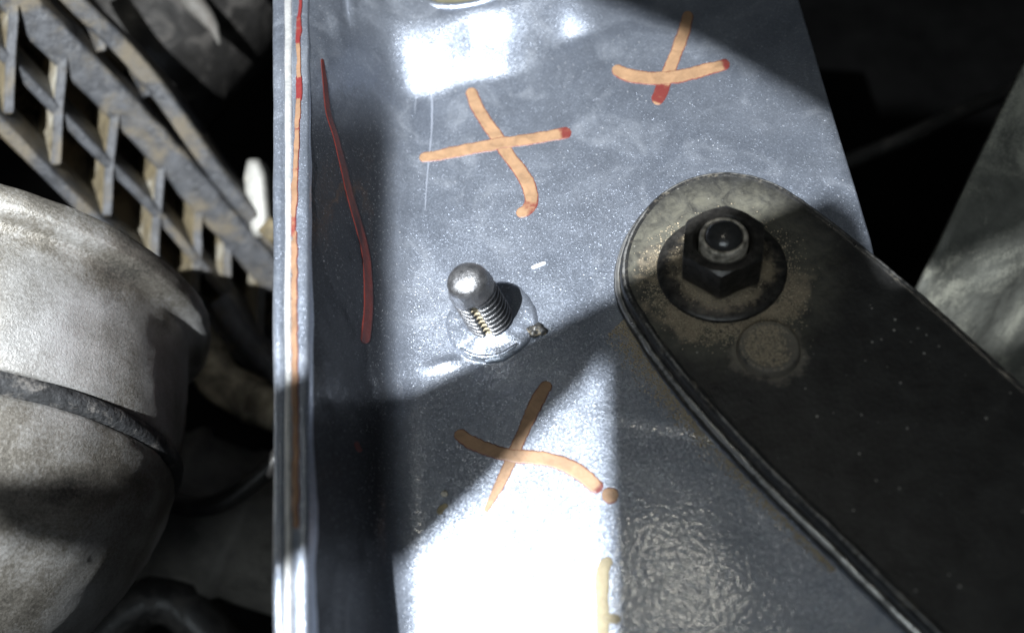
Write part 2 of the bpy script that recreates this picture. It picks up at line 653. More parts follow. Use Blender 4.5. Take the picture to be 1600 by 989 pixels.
def hit(px, py, bvh=None):
    d = ray(px, py).normalized()
    loc, nor, i, dist = (bvh or panel_bvh).ray_cast(CAM, d)
    if loc is None:
        return P(px, py, 0), Vector((0, 0, 1))
    if nor.dot(d) > 0:
        nor = -nor
    return loc, nor


def stroke(name, pts, mat, parent, thick=0.10, step=3.0, wob=0.08, red=None, bvh=None, origin=None, rimk=1.0, seed=0, lift=0.03):
    """pts: list of (px, py, half width px); a bead of paint lying on the sheet"""
    path = smooth_poly([Vector(p) for p in pts], step)
    n = len(path)
    v, f, rimv = [], [], []
    L = [0.0]
    for i in range(1, n):
        L.append(L[-1] + (path[i].xy - path[i - 1].xy).length)
    tot = L[-1]
    sec = [(-1.0, 0.0, 1.0), (-0.90, 0.8, 0.85), (-0.66, 1.0, 0.25), (-0.3, 0.86, 0.0), (0.0, 0.82, 0.0), (0.3, 0.86, 0.0), (0.66, 1.0, 0.25), (0.90, 0.8, 0.85), (1.0, 0.0, 1.0)]
    for i, q in enumerate(path):
        d = (path[min(i + 1, n - 1)].xy - path[max(i - 1, 0)].xy).normalized()
        s = Vector((-d.y, d.x))
        e0, e1 = L[i], tot - L[i]
        hw = q.z
        cap = min(1.0, math.sqrt(max(0.0, 1 - (1 - min(1, e0 / hw)) ** 2)) + 0.02, math.sqrt(max(0.0, 1 - (1 - min(1, e1 / hw)) ** 2)) + 0.02)
        nl = 1 + wob * noise.noise(Vector((L[i] * 0.05, seed * 7.7, 1.0))) + 0.6 * wob * noise.noise(Vector((L[i] * 0.23, seed * 3.3, 9.0)))
        nr = 1 + wob * noise.noise(Vector((L[i] * 0.05, seed * 7.7, 21.0))) + 0.6 * wob * noise.noise(Vector((L[i] * 0.23, seed * 3.3, 29.0)))
        endr = max(0.0, 1 - min(e0, e1) / (hw * 0.7))
        extra = 0.0
        if red:
            for (a, b, k) in red:
                tt = L[i] / tot
                extra = max(extra, k * sstep(a - 0.05, a + 0.02, tt) * (1 - sstep(b - 0.01, b + 0.04, tt)))
        for (a, h, rk) in sec:
            w_ = hw * cap * (nl if a < 0 else nr) * a
            px, py = q.x + s.x * w_, q.y + s.y * w_
            loc, nor = hit(px, py, bvh)
            hh = h * thick * (0.35 + 0.65 * cap) + lift - (0.10 if h == 0 else 0)
            v.append(loc + nor * hh)
            rimv.append(min(1.0, max(rk * rimk, 0.75 * endr * rimk, extra)))
    m = len(sec)
    for i in range(n - 1):
        for k in range(m - 1):
            f.append((i * m + k, i * m + k + 1, (i + 1) * m + k + 1, (i + 1) * m + k))
    return mesh_obj(name, v, f, mat, parent, origin=origin, attrs={'rim': rimv})


def mark(name, label, cat, strokes, mat, group=None, thick=0.05):
    o, _ = hit(strokes[0][0][0][0], strokes[0][0][0][1])
    t = thing(name, label, cat, o, group)
    for i, (pts, red) in enumerate(strokes):
        stroke('paint_stroke', pts, mat, t, thick=thick, wob=0.17, red=red, seed=hash_(name, i, pts), lift=0.03 + 0.025 * i)
    return t


def hash_(name, i, pts):
    return (int(pts[0][0]) * 13 + i * 7) % 97


G_X = 'painted cross marks on the panel'
mark('cross_mark', 'orange painted cross with hooked tail left of the other crosses, above the stud', 'paint mark', [
    ([(733, 138, 10), (750, 176, 10.5), (776, 214, 11), (797, 246, 11), (816, 272, 11.5), (829, 298, 12), (829, 318, 11), (819, 331, 9.5), (806, 333, 8)], [(0.86, 0.93, 0.75)]),
    ([(655, 248, 7.5), (690, 242, 9), (735, 233, 9.5), (785, 224, 9.5), (840, 216, 9), (872, 210, 9.5), (893, 207, 9)], [(0.93, 1.0, 0.95)]),
], M_ORANGE, G_X)
mark('cross_mark', 'orange painted cross with dark red lower tip at the top right of the panel', 'paint mark', [
    ([(1077, 18, 9), (1066, 58, 10), (1053, 92, 10), (1041, 122, 11), (1031, 148, 11), (1024, 164, 10)], [(0.78, 0.97, 0.95)]),
    ([(957, 106, 9), (976, 116, 10.5), (1006, 122, 10.5), (1040, 122, 11), (1080, 116, 10), (1112, 107, 9.5), (1140, 99, 9)], [(0.94, 1.0, 0.9)]),
], M_ORANGE, G_X)
mark('cross_mark', 'orange painted cross with round dab at its end, below the threaded stud', 'paint mark', [
    ([(859, 597, 10), (842, 622, 11), (829, 648, 10.5), (816, 678, 10.5), (804, 706, 10.5), (790, 738, 9.5), (775, 768, 7.5), (758, 800, 3.5)], None),
    ([(711, 675, 10), (735, 690, 11), (765, 702, 11), (800, 712, 12), (845, 716, 11.5), (880, 725, 12), (912, 743, 12), (940, 767, 12)], [(0.965, 1.0, 0.9)]),
    ([(940, 772, 13), (953, 773, 13.5), (967, 774, 13)], None),
], M_ORANGE, G_X)
mark('letter_mark', 'pale yellow painted stroke with two short arms at the bottom of the panel', 'paint mark', [
    ([(958, 877, 9), (947, 880, 10), (941, 900, 11), (941, 940, 11), (942, 985, 11), (944, 1050, 11)], None),
    ([(942, 967, 8), (955, 966, 8), (970, 969, 7)], None),
], M_YELLOW)
o, _ = hit(503, 95)
wl = stroke('wall_stroke', [(503, 92, 2), (508, 130, 4), (513, 175, 4.5), (525, 215, 4.5), (537, 262, 5.5), (547, 305, 6), (560, 350, 6.5), (570, 390, 7), (575, 430, 7.5), (576, 480, 8), (573, 515, 8.5), (570, 537, 8)], M_RED, None, thick=0.05, origin=o, red=None, seed=4)
wl.name = 'wall_stroke'
tag(wl, 'long thin dark red painted line on the upright flange wall', 'paint mark')

for lab, pts in (('small dark red smudge on the flange wall below the long red line', [(556, 690, 3), (560, 698, 4.5), (564, 706, 3)]),):
    o, _ = hit(pts[0][0], pts[0][1])
    tag(stroke('paint_smudge', pts, M_RED, None, thick=0.05, origin=o, seed=int(pts[0][1]), step=1.5, wob=0.6), lab, 'paint smudge')

o, _ = hit(468, 60, flange_bvh)
seam = thing('seam_line', 'broken orange and red painted line along the top of the flange', 'paint mark', o)
segs = [(-60, 32, 2.5, 1.0), (26, 72, 4.0, 0.9), (66, 126, 3.5, 0.25), (118, 160, 5.0, 0.95), (152, 204, 4.0, 0.15), (200, 268, 4.2, 0.2), (262, 345, 4.4, 0.1), (338, 372, 3.2, 0.8), (360, 470, 4.6, 0.05), (466, 585, 4.6, 0.05), (580, 700, 4.8, 0.25), (694, 826, 4.8, 0.1)]


def seam_x(y):
    base = [(-60, 471), (0, 470), (60, 466), (130, 468), (200, 465), (300, 461), (350, 459), (400, 461), (500, 461), (600, 462), (700, 463), (830, 463)]
    for (a, xa), (b, xb) in zip(base, base[1:]):
        if y <= b:
            return xa + (xb - xa) * (y - a) / (b - a)
    return base[-1][1]


for i, (y0, y1, hw, rd) in enumerate(segs):
    k = max(4, int((y1 - y0) / 14))
    pts = []
    for j in range(k + 1):
        yy = y0 + (y1 - y0) * j / k
        pts.append((seam_x(yy) + 2.2 * noise.noise(Vector((yy * 0.05, i, 0))), yy, hw * (1 + 0.25 * noise.noise(Vector((yy * 0.11, i, 5))))))
    stroke('paint_dash', pts, M_SEAM, seam, thick=0.22, step=2.5, wob=0.3, red=[(0, 1, rd)] if rd > 0.5 else ([(0, 0.08, 0.7), (0.94, 1, 0.7)] if y1 < 380 else None), bvh=flange_bvh, seed=i, lift=0.05)

# ------------------------------------------------------------------ threaded stud
stud = thing('threaded_stud', 'bare steel threaded stud with rounded tip welded upright on the panel', 'stud', STUD)
t = NT('bare threaded steel with dirt in the flute')
at = t.node('ShaderNodeAttribute', attribute_name='dirt')
k = t.maprange(t.math('ADD', at.outputs['Fac'], t.math('MULTIPLY', t.math('SUBTRACT', t.noise(1.3, 4, 0.7), 0.5), 1.1)), 0.45, 0.75)
c = t.mix(t.noise(0.8, 5), (0.13, 0.13, 0.14), (0.40, 0.40, 0.41))
c = t.mix(k, c, t.mix(t.noise(3.0, 3), (0.20, 0.16, 0.10), (0.48, 0.42, 0.30)))
t.set(Base_Color=c, Metallic=t.maprange(k, 0, 1, 0.9, 0.0, False), Roughness=t.math('MAXIMUM', t.maprange(t.noise(1.1, 5, 0.7), 0.35, 0.65, 0.26, 0.5, False), t.math('MULTIPLY', k, 0.85)), Normal=t.bump(t.noise(1.7, 6, 0.7), 0.14))
M_STUD = t.m
SR, SH = 4.4, 15.8
n = 96
prof = []
zz = -0.5
while zz < SH - 4.3:
    prof.append((SR * (1 - 0.09 * max(0, zz) / SH), zz)); zz += 0.125
dome0 = SH - 4.3
prof += [(SR * 0.915, dome0), (SR * 0.89, dome0 + 0.5), (SR * 0.83, dome0 + 1.5)]
for i in range(1, 13):
    a = math.radians(90 * i / 12)
    prof.append((SR * 0.83 * math.cos(a) ** 0.85 + 0.0001, dome0 + 1.5 + 2.8 * math.sin(a)))
FL = [math.radians(-88), math.radians(-88 + 120), math.radians(-88 + 240)]
dirt = []


def stud_r(r, z, a):
    if z >= dome0:
        dirt.append(0.15 * max(0.0, 1 - (z - dome0)))
        return r * (1 + 0.03 * noise.noise(Vector((math.cos(a) * 2, math.sin(a) * 2, z))) + 0.012 * noise.noise(Vector((math.cos(a) * 7, math.sin(a) * 7, z * 2))))
    ph = (z / 1.3 + a / (2 * math.pi)) % 1.0
    tri = abs(2 * ph - 1)
    tri = min(1.0, max(0.0, tri * 1.35 - 0.12))
    env = sstep(-0.3, 0.5, z) * sstep(dome0 + 0.1, dome0 - 1.6, z)
    rr = r - 0.80 * (1 - tri) * env
    g = 0.0
    for fl in FL:
        da = abs((a - fl + math.pi) % (2 * math.pi) - math.pi)
        g = max(g, 1 - sstep(math.radians(5), math.radians(14), da))
    rr -= 0.75 * g * sstep(dome0 + 0.2, dome0 - 1.0, z)
    dirt.append(max(0.95 * g, 0.55 * (1 - tri), 0.8 * sstep(1.4, 0.0, z)))
    return rr


v, f = lathe(prof, n, Vector((-0.10, 0.0, 1)), STUD + Vector((0, 0, 0.3)), stud_r, ref=Vector((1, 0, 0)))
shank = mesh_obj('shank', v, f, M_STUD, stud, attrs={'dirt': dirt})
t = NT('worn bright weld metal')
t.set(Base_Color=t.mix(t.noise(0.6, 5), (0.28, 0.29, 0.32), (0.62, 0.62, 0.62)), Metallic=0.7, Roughness=0.42, Normal=t.bump(t.noise(1.1, 5), 0.22))
M_WELD = t.m
v, f = lathe([(3.3, 1.8), (4.15, 1.45), (4.9, 0.95), (6.3, 0.7), (7.6, 0.56), (8.3, 0.30), (8.6, -0.2)], 72, Vector((0, 0, 1)), STUD,
             lambda r, z, a: r * (1 + 0.06 * noise.noise(Vector((math.cos(a) * 1.5, math.sin(a) * 1.5, 2))) + 0.02 * noise.noise(Vector((math.cos(a) * 6, math.sin(a) * 6, z)))))
v = [q + Vector((0, 0, 0.22 * noise.noise(q * 0.55) + 0.10 * noise.noise(q * 1.6))) for q in v]
mesh_obj('weld_collar', v, f, M_PANEL, stud)

# ------------------------------------------------------------------ black bracket
BZ = 5.0
C_NUT = P(1126, 421, BZ)
C_BTN = P(1200, 548, BZ)
M_BRACKET = mat_black(centre=(C_NUT, C_BTN))
top_px = [(1960, 1510), (1760, 1300), (1600, 1140), (1500, 1036), (1450, 985), (1380, 917), (1300, 838), (1200, 741), (1100, 634), (1040, 562), (1003, 510), (975, 462), (967, 425), (972, 385), (990, 345), (1020, 308), (1058, 282), (1100, 268), (1140, 265), (1185, 272), (1228, 290), (1270, 318), (1330, 363), (1400, 420), (1470, 478), (1540, 540), (1620, 612), (1760, 738), (2000, 955), (2300, 1226)]
outline = [P(a, b, BZ) for a, b in top_px]
far = [P(1760, 735, BZ), P(1640, 1180, BZ), P(1500, 1040, BZ)]
outline = smooth_poly(outline, 0.8)
no = len(outline)
outline = [Vector((p.x, p.y, 0)) for p in outline]
cen = sum(outline, Vector()) / no
area = sum(outline[i].x * outline[(i + 1) % no].y - outline[(i + 1) % no].x * outline[i].y for i in range(no))
sg = 1 if area > 0 else -1


def offs(d):
    res = []
    for i in range(no):
        a, b, c = outline[i - 1], outline[i], outline[(i + 1) % no]
        t1 = (c - a).normalized()
        res.append(b + Vector((t1.y, -t1.x, 0)) * sg * d)
    return res


bprof = [(0.7, 0.25), (1.05, 0.5), (1.14, 1.0), (1.06, 1.5), (0.92, 1.85), (0.72, 2.1), (0.48, 2.28), (0.22, 2.38), (-0.02, 2.36), (-0.10, 2.5), (-0.12, 2.9), (-0.12, 3.5), (-0.18, 4.1), (-0.36, 4.55), (-0.64, 4.86), (-0.95, 5.0), (-1.25, 4.98), (-1.6, 4.88)]
bglint = [0, 0, 0, 0.1, 0.45, 0.95, 1.0, 0.7, 0.1, 0, 0, 0, 0, 0.1, 0.45, 0.55, 0.2, 0]  # strength of the highlight painted along the ridge and lip
tprof = [(-1.5, 4.80), (-1.6, 4.885), (-1.9, 4.86), (-2.4, 4.86)]


def rings(prof):
    vv, ff = [], []
    for (d, z) in prof:
        for p in offs(d):
            w = 0.07 * noise.noise(Vector((p.x * 0.4, p.y * 0.4, z))) + 0.03 * noise.noise(Vector((p.x * 1.7, p.y * 1.7, z)))
            vv.append(Vector((p.x + w, p.y + w, z + (0.6 * w if prof is bprof else 0))))
    for i in range(len(prof) - 1):
        for k in range(no):
            k2 = (k + 1) % no
            ff.append((i * no + k, i * no + k2, (i + 1) * no + k2, (i + 1) * no + k))
    return vv, ff


bracket = thing('bracket_arm', 'thick black steel bracket arm with rounded end bolted across the panel', 'bracket', C_NUT - Vector((0, 0, BZ)))
v, f = rings(bprof)
f.append(tuple(range(no)))
t = NT('glossy black paint with painted edge highlight')
at = t.node('ShaderNodeAttribute', attribute_name='worn')  # carries the edge highlight, painted in as a line of bare metal
edge_glint = t.math('MULTIPLY', at.outputs['Fac'], t.ramp(t.noise(0.16, 5, 0.7), [(0.30, 0.35), (0.55, 1.0)]))
edge_glint = t.maprange(t.math('ADD', edge_glint, t.math('MULTIPLY', t.math('SUBTRACT', t.noise(1.3, 4, 0.7), 0.5), 0.5)), 0.35, 0.85)
dirt_ = t.math('MULTIPLY', t.ramp(t.noise(0.7, 5, 0.7), [(0.52, 0.0), (0.66, 1.0)]), 0.6)
c = t.mix(dirt_, (0.016, 0.016, 0.016), (0.13, 0.115, 0.09))
t.set(Base_Color=t.mix(edge_glint, c, (0.50, 0.49, 0.47)), Metallic=t.math('MULTIPLY', edge_glint, 0.9), Roughness=t.maprange(t.noise(0.5, 4), 0.3, 0.7, 0.26, 0.45, False), Specular_IOR_Level=0.6, Normal=t.bump(t.noise(1.2, 4), 0.07))
mesh_obj('rolled_edge', v, f, t.m, bracket, sharp=50, attrs={'worn': [w for w in bglint for _ in range(no)]})
v, f = rings(tprof)
b0 = (len(tprof) - 1) * no
for k in range(no // 2 - 1):
    f.append((b0 + k, b0 + k + 1, b0 + no - 2 - k, b0 + no - 1 - k))
if no % 2:
    f.append((b0 + no // 2 - 1, b0 + no // 2, b0 + no // 2 + 1))
mesh_obj('arm_plate', v, f, M_BRACKET, bracket, smooth=False)
br = 48 * 0.001 * 113
BR = (P(1249, 548, BZ) - C_BTN).length
bp = [(BR * 1.06, -0.3), (BR * 1.02, 0.1), (BR * 0.99, 1.3), (BR * 0.95, 1.8), (BR * 0.87, 2.0), (BR * 0.78, 1.88), (BR * 0.6, 1.78), (BR * 0.3, 1.80), (0.0001, 1.82)]
v, f = lathe(bp, 64, Vector((0, 0, 1)), C_BTN, lambda r, z, a: r * (1 + 0.012 * noise.noise(Vector((math.cos(a), math.sin(a), 1)))))
mesh_obj('raised_button', v, f, M_BRACKET, bracket)

# ------------------------------------------------------------------ nut and bolt
s_b = (P(1226, 400, 9) - P(1126, 400, 9)).length / 100.0       # mm per photo pixel near the nut
NUT_Z = BZ + 9.0
M_NUT = mat_nut(Vector((C_NUT.x, C_NUT.y, BZ + 1.6)))
nut = thing('flange_nut', 'black hexagonal flange nut clamping the rounded end of the bracket', 'nut', C_NUT)
RF = 106 * s_b
v, f = lathe([(RF * 0.93, 0.06), (RF, 0.25), (RF * 1.0, 0.75), (RF * 0.975, 1.0), (RF * 0.90, 1.18), (RF * 0.75, 1.55), (RF * 0.55, 2.1)], 96, Vector((0, 0, 1)), C_NUT)
mesh_obj('flange', v, f, M_NUT, nut, sharp=60)
RH = 71 * s_b
A0 = math.radians(-101)
na = 96


def hexr(a):
    q = (a - A0) % (math.pi / 3) - math.pi / 6
    return RH * math.cos(math.pi / 6) / math.cos(q)


RC = RH * 0.87
v, f = [], []
zt = NUT_Z - BZ
layers = []
for k in range(na):
    a = A0 + 2 * math.pi * k / na
    r = min(hexr(a), RH * 0.985)
    d = Vector((math.cos(a), math.sin(a), 0))
    zc = zt - max(0.0, r - RC) * 0.62
    zb = 2.0 - 0.15
    for (rr, z) in ((r * 1.02, zb - 0.4), (r, zb + 0.4), (r, zc - 0.25), (r - 0.06, zc), (RC, zt), (RC * 0.98, zt + 0.02), (4.9, zt - 0.02), (4.5, zt - 0.5), (4.2, zt - 2)):
        v.append(C_NUT + d * rr + Vector((0, 0, z)))
m = 9
for k in range(na):
    k2 = (k + 1) % na
    for j in range(m - 1):
        f.append((k * m + j, k2 * m + j, k2 * m + j + 1, k * m + j + 1))
mesh_obj('hex_body', v, f, M_NUT, nut, sharp=24)

bolt = thing('bolt_end', 'dark bolt end with a domed tip and dusty rim inside the flange nut', 'bolt', Vector((C_NUT.x, C_NUT.y, BZ - 2)))
t = NT('dusty worn steel rim')
t.set(Base_Color=t.mix(t.ramp(t.noise(0.8, 5, 0.65), [(0.35, 0.0), (0.62, 1.0)]), (0.10, 0.09, 0.07), (0.55, 0.50, 0.42)), Metallic=0.25, Roughness=0.55, Normal=t.bump(t.noise(2, 5), 0.12))
OB = Vector((C_NUT.x, C_NUT.y, NUT_Z))
rb = 37.5 * s_b
v, f = lathe([(3.9, -6), (3.9, -0.2), (rb, -0.1), (rb * 1.0, 0.55), (rb * 0.95, 0.82), (rb * 0.86, 0.92), (rb * 0.81, 0.85), (rb * 0.79, 0.3), (rb * 0.7, 0.0)], 64, Vector((0, 0, 1)), OB,
             lambda r, z, a: r * (1 + 0.02 * noise.noise(Vector((math.cos(a) * 1.3, math.sin(a) * 1.3, z)))))
mesh_obj('thread_rim', v, f, t.m, bolt)
t = NT('smooth dark steel')
t.set(Base_Color=t.mix(t.noise(0.9, 5), (0.035, 0.035, 0.036), (0.12, 0.118, 0.115)), Metallic=0.6, Roughness=0.24, Normal=t.bump(t.noise(1.0, 5), 0.08))
dp = [(rb * 0.80, 0.2)] + [(rb * 0.80 * math.cos(math.radians(90 * i / 10)) + 1e-4, 0.45 + 1.9 * math.sin(math.radians(90 * i / 10))) for i in range(11)]
v, f = lathe(dp, 48, Vector((0, 0, 1)), OB)
mesh_obj('domed_tip', v, f, t.m, bolt)

# ------------------------------------------------------------------ loose dirt
def grains(name, spots, count, size, mat, origin, seed):
    rnd = random.Random(seed)
    v, f = [], []
    oc = [(1, 0, 0), (-1, 0, 0), (0, 1, 0), (0, -1, 0), (0, 0, 1), (0, 0, -1)]
    of = [(0, 2, 4), (2, 1, 4), (1, 3, 4), (3, 0, 4), (2, 0, 5), (1, 2, 5), (3, 1, 5), (0, 3, 5)]
    for _ in range(count):
        p = spots(rnd)
        if p is None:
            continue
        s = size * (0.35 + rnd.random() ** 2.2 * 1.3)
        b = len(v)
        R3 = Matrix.Rotation(rnd.random() * 6.28, 3, Vector((rnd.random() - .5, rnd.random() - .5, rnd.random() + .1)).normalized())
        for q in oc:
            v.append(p + R3 @ Vector((q[0] * s * rnd.uniform(.6, 1.3), q[1] * s * rnd.uniform(.6, 1.3), q[2] * s * rnd.uniform(.5, 1))))
        f += [(a + b, c + b, d + b) for a, c, d in of]
    o = mesh_obj(name, v, f, mat, None, origin=origin, smooth=False)
    o['kind'] = 'stuff'
    return o


t = NT('tan road dust')
t.set(Base_Color=t.mix(t.noise(1.7, 3), (0.20, 0.155, 0.10), (0.46, 0.39, 0.28)), Roughness=0.95)
M_DUST = t.m


def spot_nut(r):
    a = math.radians(r.gauss(-95, 62))
    d = RF * 0.985 + abs(r.gauss(0, 1.7))
    return C_NUT + Vector((math.cos(a) * d, math.sin(a) * d, -0.08 + 0.5 * math.exp(-(d - RF) / 0.8) * r.random()))


def spot_flange(r):
    a = math.radians(r.gauss(-110, 55))
    d = RH * 0.92 + abs(r.gauss(0, 1.0))
    if d > RF * 0.93:
        return None
    z = 2.1 + (d - RF * .55) / (RF * .2) * -0.55
    return C_NUT + Vector((math.cos(a) * d, math.sin(a) * d, max(1.05, z) + 0.02))


def spot_btn(r):
    d = BR * 0.92 * math.sqrt(r.random())
    a = r.random() * 6.28
    p = Vector((math.cos(a) * d, math.sin(a) * d, 1.84))
    if p.x > 2.0 + r.gauss(0, 0.8) and p.y < 2:
        return None
    return C_BTN + p


def spot_between(r):
    t_ = r.random()
    a = P(1085, 490, BZ).lerp(P(1240, 470, BZ), t_)
    p = a + Vector((r.gauss(0, 1.5), -abs(r.gauss(0, 2.6)), 0.03))
    return p


def spot_edge(r):
    t_ = r.random() ** 1.4
    i = int(t_ * 1.0)
    pts = [(975, 500), (1000, 560), (1045, 622), (1100, 690), (1200, 795), (1300, 895)]
    s = t_ * (len(pts) - 1)
    k = min(int(s), len(pts) - 2)
    a = Vector(pts[k]).lerp(Vector(pts[k + 1]), s - k)
    w = 14 * (1 - t_) + 5
    off = abs(r.gauss(0, w))
    px, py = a.x - off * 0.72 + 6, a.y + off * 0.69 - 6
    p, nn = hit(px, py)
    return p + Vector((0, 0, 0.04))


grains('road_dust', spot_nut, 3800, 0.13, M_DUST, C_NUT, 1)['label'] = 'tan dust banked round the nut flange on the bracket'
grains('road_dust', spot_flange, 900, 0.10, M_DUST, C_NUT, 2)['label'] = 'tan dust lying on the flange of the nut'
grains('road_dust', spot_btn, 3200, 0.13, M_DUST, C_BTN, 3)['label'] = 'pale dust covering the raised round button of the bracket'
grains('road_dust', spot_between, 2600, 0.13, M_DUST, C_BTN, 4)['label'] = 'tan dust between the nut and the raised button'
grains('road_dust', spot_edge, 5000, 0.14, M_DUST, P(1045, 622), 5)['label'] = 'tan dust gathered along the foot of the bracket edge'
for o in bpy.data.objects:
    if o.name.startswith('road_dust'):
        o['category'] = 'dust'

# single crumbs and chips one can point at
def crumb(name, label, cat, px, py, size, col, seed, flat=0.5, rough=0.8, metal=0.0):
    p, nn = hit(px, py)
    bm = bmesh.new()
    bmesh.ops.create_icosphere(bm, subdivisions=3, radius=1.0)
    v = []
    for q in bm.verts:
        c = q.co.copy()
        c *= 1 + 0.75 * noise.noise(c * 1.3 + Vector((seed * 5.1, 0, 0))) + 0.25 * noise.noise(c * 3.4 + Vector((seed, 4, 0)))
        v.append(p + Vector((c.x * size[0], c.y * size[1], c.z * size[2] + size[2] * 0.5)))
    f = [tuple(w.index for w in g.verts) for g in bm.faces]
    bm.free()
    return tag(mesh_obj(name, v, f, plain(name + ' surface', col, rough, metal, 1.2, 0.5, 0.1, 2.0, dust=(0.42, 0.35, 0.24), dust_amt=0.3, dust_scale=0.9), None, origin=p), label, cat)


crumb('weld_spatter', 'small dark lump of weld spatter with dirt, right of the stud', 'weld spatter', 838, 519, (1.55, 1.3, 1.0), (0.10, 0.10, 0.10), 3, rough=0.35, metal=0.6)
crumb('dirt_crumb', 'tiny pale crumb of dirt left of the lowest cross', 'dirt crumb', 695, 772, (0.45, 0.5, 0.4), (0.55, 0.5, 0.42), 5)
o, _ = hit(690, 800)
ch = stroke('paint_chip', [(686, 804, 4.5), (688, 797, 5), (694, 791, 4.5), (700, 789, 3)], M_YELLOW, None, thick=0.15, origin=o, seed=11, step=1.5, wob=0.4)
tag(ch, 'small yellow paint chip left of the lowest cross', 'paint chip')
o, _ = hit(843, 415)
t = NT('white lint')
t.set(Base_Color=t.mix(t.noise(1.5), (0.7, 0.7, 0.7), (0.85, 0.85, 0.85)), Roughness=0.8)
M_LINT = t.m
ch = stroke('lint_fibre', [(830, 419, 1.2), (838, 416, 2.4), (846, 413, 2.4), (853, 411, 1.4)], M_LINT, None, thick=0.25, origin=o, seed=12, step=1.5, wob=0.3)
tag(ch, 'short white fibre lying on the panel right of the stud tip', 'fibre')
# hair scratches
t = NT('bright scratch in paint')
t.set(Base_Color=t.mix(t.noise(0.5), (0.28, 0.31, 0.37), (0.42, 0.45, 0.52)), Roughness=0.4, Metallic=0.5)
M_SCR = t.m
for pts in ([(655, 72, 0.8), (668, 110, 1.3), (675, 160, 1.6), (674, 210, 1.3), (668, 270, 1.0), (664, 330, 0.6)], [(646, 96, 0.4), (650, 140, 0.9), (648, 178, 0.4)], [(1008, 356, 0.4), (1000, 348, 0.8), (985, 345, 0.4)]):
    stroke('scratch', pts, M_SCR, panel, thick=0.015, step=3, wob=0.5, seed=int(pts[0][1]), lift=0.012)

# ------------------------------------------------------------------ dusty housing at the left
def mat_housing():
    t = NT('dusty cast aluminium')
    f = t.noise(0.035, 6, 0.55, dist=0.25)
    g = t.noise(1.6, 5, 0.7)
    mixf = t.math('ADD', t.math('MULTIPLY', f, 0.8), t.math('MULTIPLY', g, 0.22))
    c = t.ramp(mixf, [(0.38, (0.10, 0.095, 0.085)), (0.46, (0.25, 0.232, 0.20)), (0.54, (0.46, 0.45, 0.43)), (0.66, (0.72, 0.72, 0.715))])
    t.set(Base_Color=c, Roughness=t.maprange(g, 0.3, 0.7, 0.38, 0.55, False), Metallic=0.7, Normal=t.bump(t.math('ADD', t.noise(2.6, 4, 0.75), t.math('MULTIPLY', t.noise(0.6, 3), 0.5)), 0.13))
    return t.m


M_HOUS = mat_housing()
AX = CV(0.10, -0.86, 0.50).normalized()
HC = D(-60, 520, 172)
hous = thing('dusty_housing', 'dusty grey cast metal housing with rounded end at the left edge', 'housing', HC)
hp = [(40, -11), (45.5, -9), (46, -6.5), (50.2, -6.0), (51.6, -5.0), (52.0, -3), (51.7, -0.6), (50.4, 0.4), (48.6, 0.8), (47.6, 2.0), (47.6, 6), (48.2, 12), (48.6, 20), (48.4, 26), (47.8, 29), (46.0, 29.4), (45.6, 31), (45.8, 33), (47.6, 33.6), (47.8, 36), (46.8, 42), (44.6, 49), (41.0, 56), (36.0, 63), (29.0, 69.5), (20.0, 74.5), (10.0, 77.3), (0.01, 78)]
pp = []
for (a, b), (c, d) in zip(hp, hp[1:]):
    for k in range(3):
        pp.append((a + (c - a) * k / 3, b + (d - b) * k / 3))
pp.append(hp[-1])
v, f = lathe(pp, 160, AX, HC, lambda r, z, a: r * (1 + 0.012 * noise.noise(Vector((math.cos(a) * 3, math.sin(a) * 3, z * 0.06)))) + 0.25 * noise.noise(Vector((math.cos(a) * 14, math.sin(a) * 14, z * 0.3))))
mesh_obj('body', v, f, M_HOUS, hous)
v, f = lathe([(45, 29.2), (47.4, 29.3), (48.9, 30.0), (49.2, 31.4), (48.9, 32.8), (47.4, 33.4), (45, 33.5)], 128, AX, HC, lambda r, z, a: r + 0.3 * noise.noise(Vector((math.cos(a) * 9, math.sin(a) * 9, z))))
mesh_obj('rubber_band', v, f, plain('dusty black rubber', (0.035, 0.036, 0.038), 0.6, 0, 0.8, 0.5, 0.3, 0.9, dust=(0.16, 0.15, 0.14), dust_amt=0.2, dust_scale=0.2), hous)

# ------------------------------------------------------------------ ribbed lattice cover behind it
M_LAT = plain('dusty dark grey plastic', (0.055, 0.057, 0.062), 0.5, 0.1, 0.3, 0.5, 0.35, 0.7, dust=(0.135, 0.115, 0.085), dust_amt=0.4, dust_scale=0.06)
M_LAT2 = plain('tan dirty plastic', (0.13, 0.105, 0.062), 0.75, 0.0, 0.3, 0.5, 0.35, 0.7, dust=(0.34, 0.32, 0.27), dust_amt=0.2, dust_scale=0.05)


def ldepth(px, py):
    return 196 + 0.11 * px + 0.02 * py


def LP(px, py, dz=0.0):
    return D(px, py, ldepth(px, py) + dz)


lat = thing('lattice_cover', 'dark dusty plastic cover with diagonal rails and upright ribs behind the housing', 'cover', LP(160, 330))
UPC = CV(0, 0, 1)


def bar(name, pts, w, d, mat, parent, r=0.6, step=4.0, dz=0.0, up=UPC, jit=0.0):
    path = smooth_poly([LP(a, b, dz) for a, b in pts], step)
    v, f = sweep(path, rbox(w, d, r), up=up)
    if jit:
        v = [q + Vector((1, 1, 1)) * jit * noise.noise(q * 0.3) for q in v]
    return mesh_obj(name, v, f, mat, parent, sharp=45)


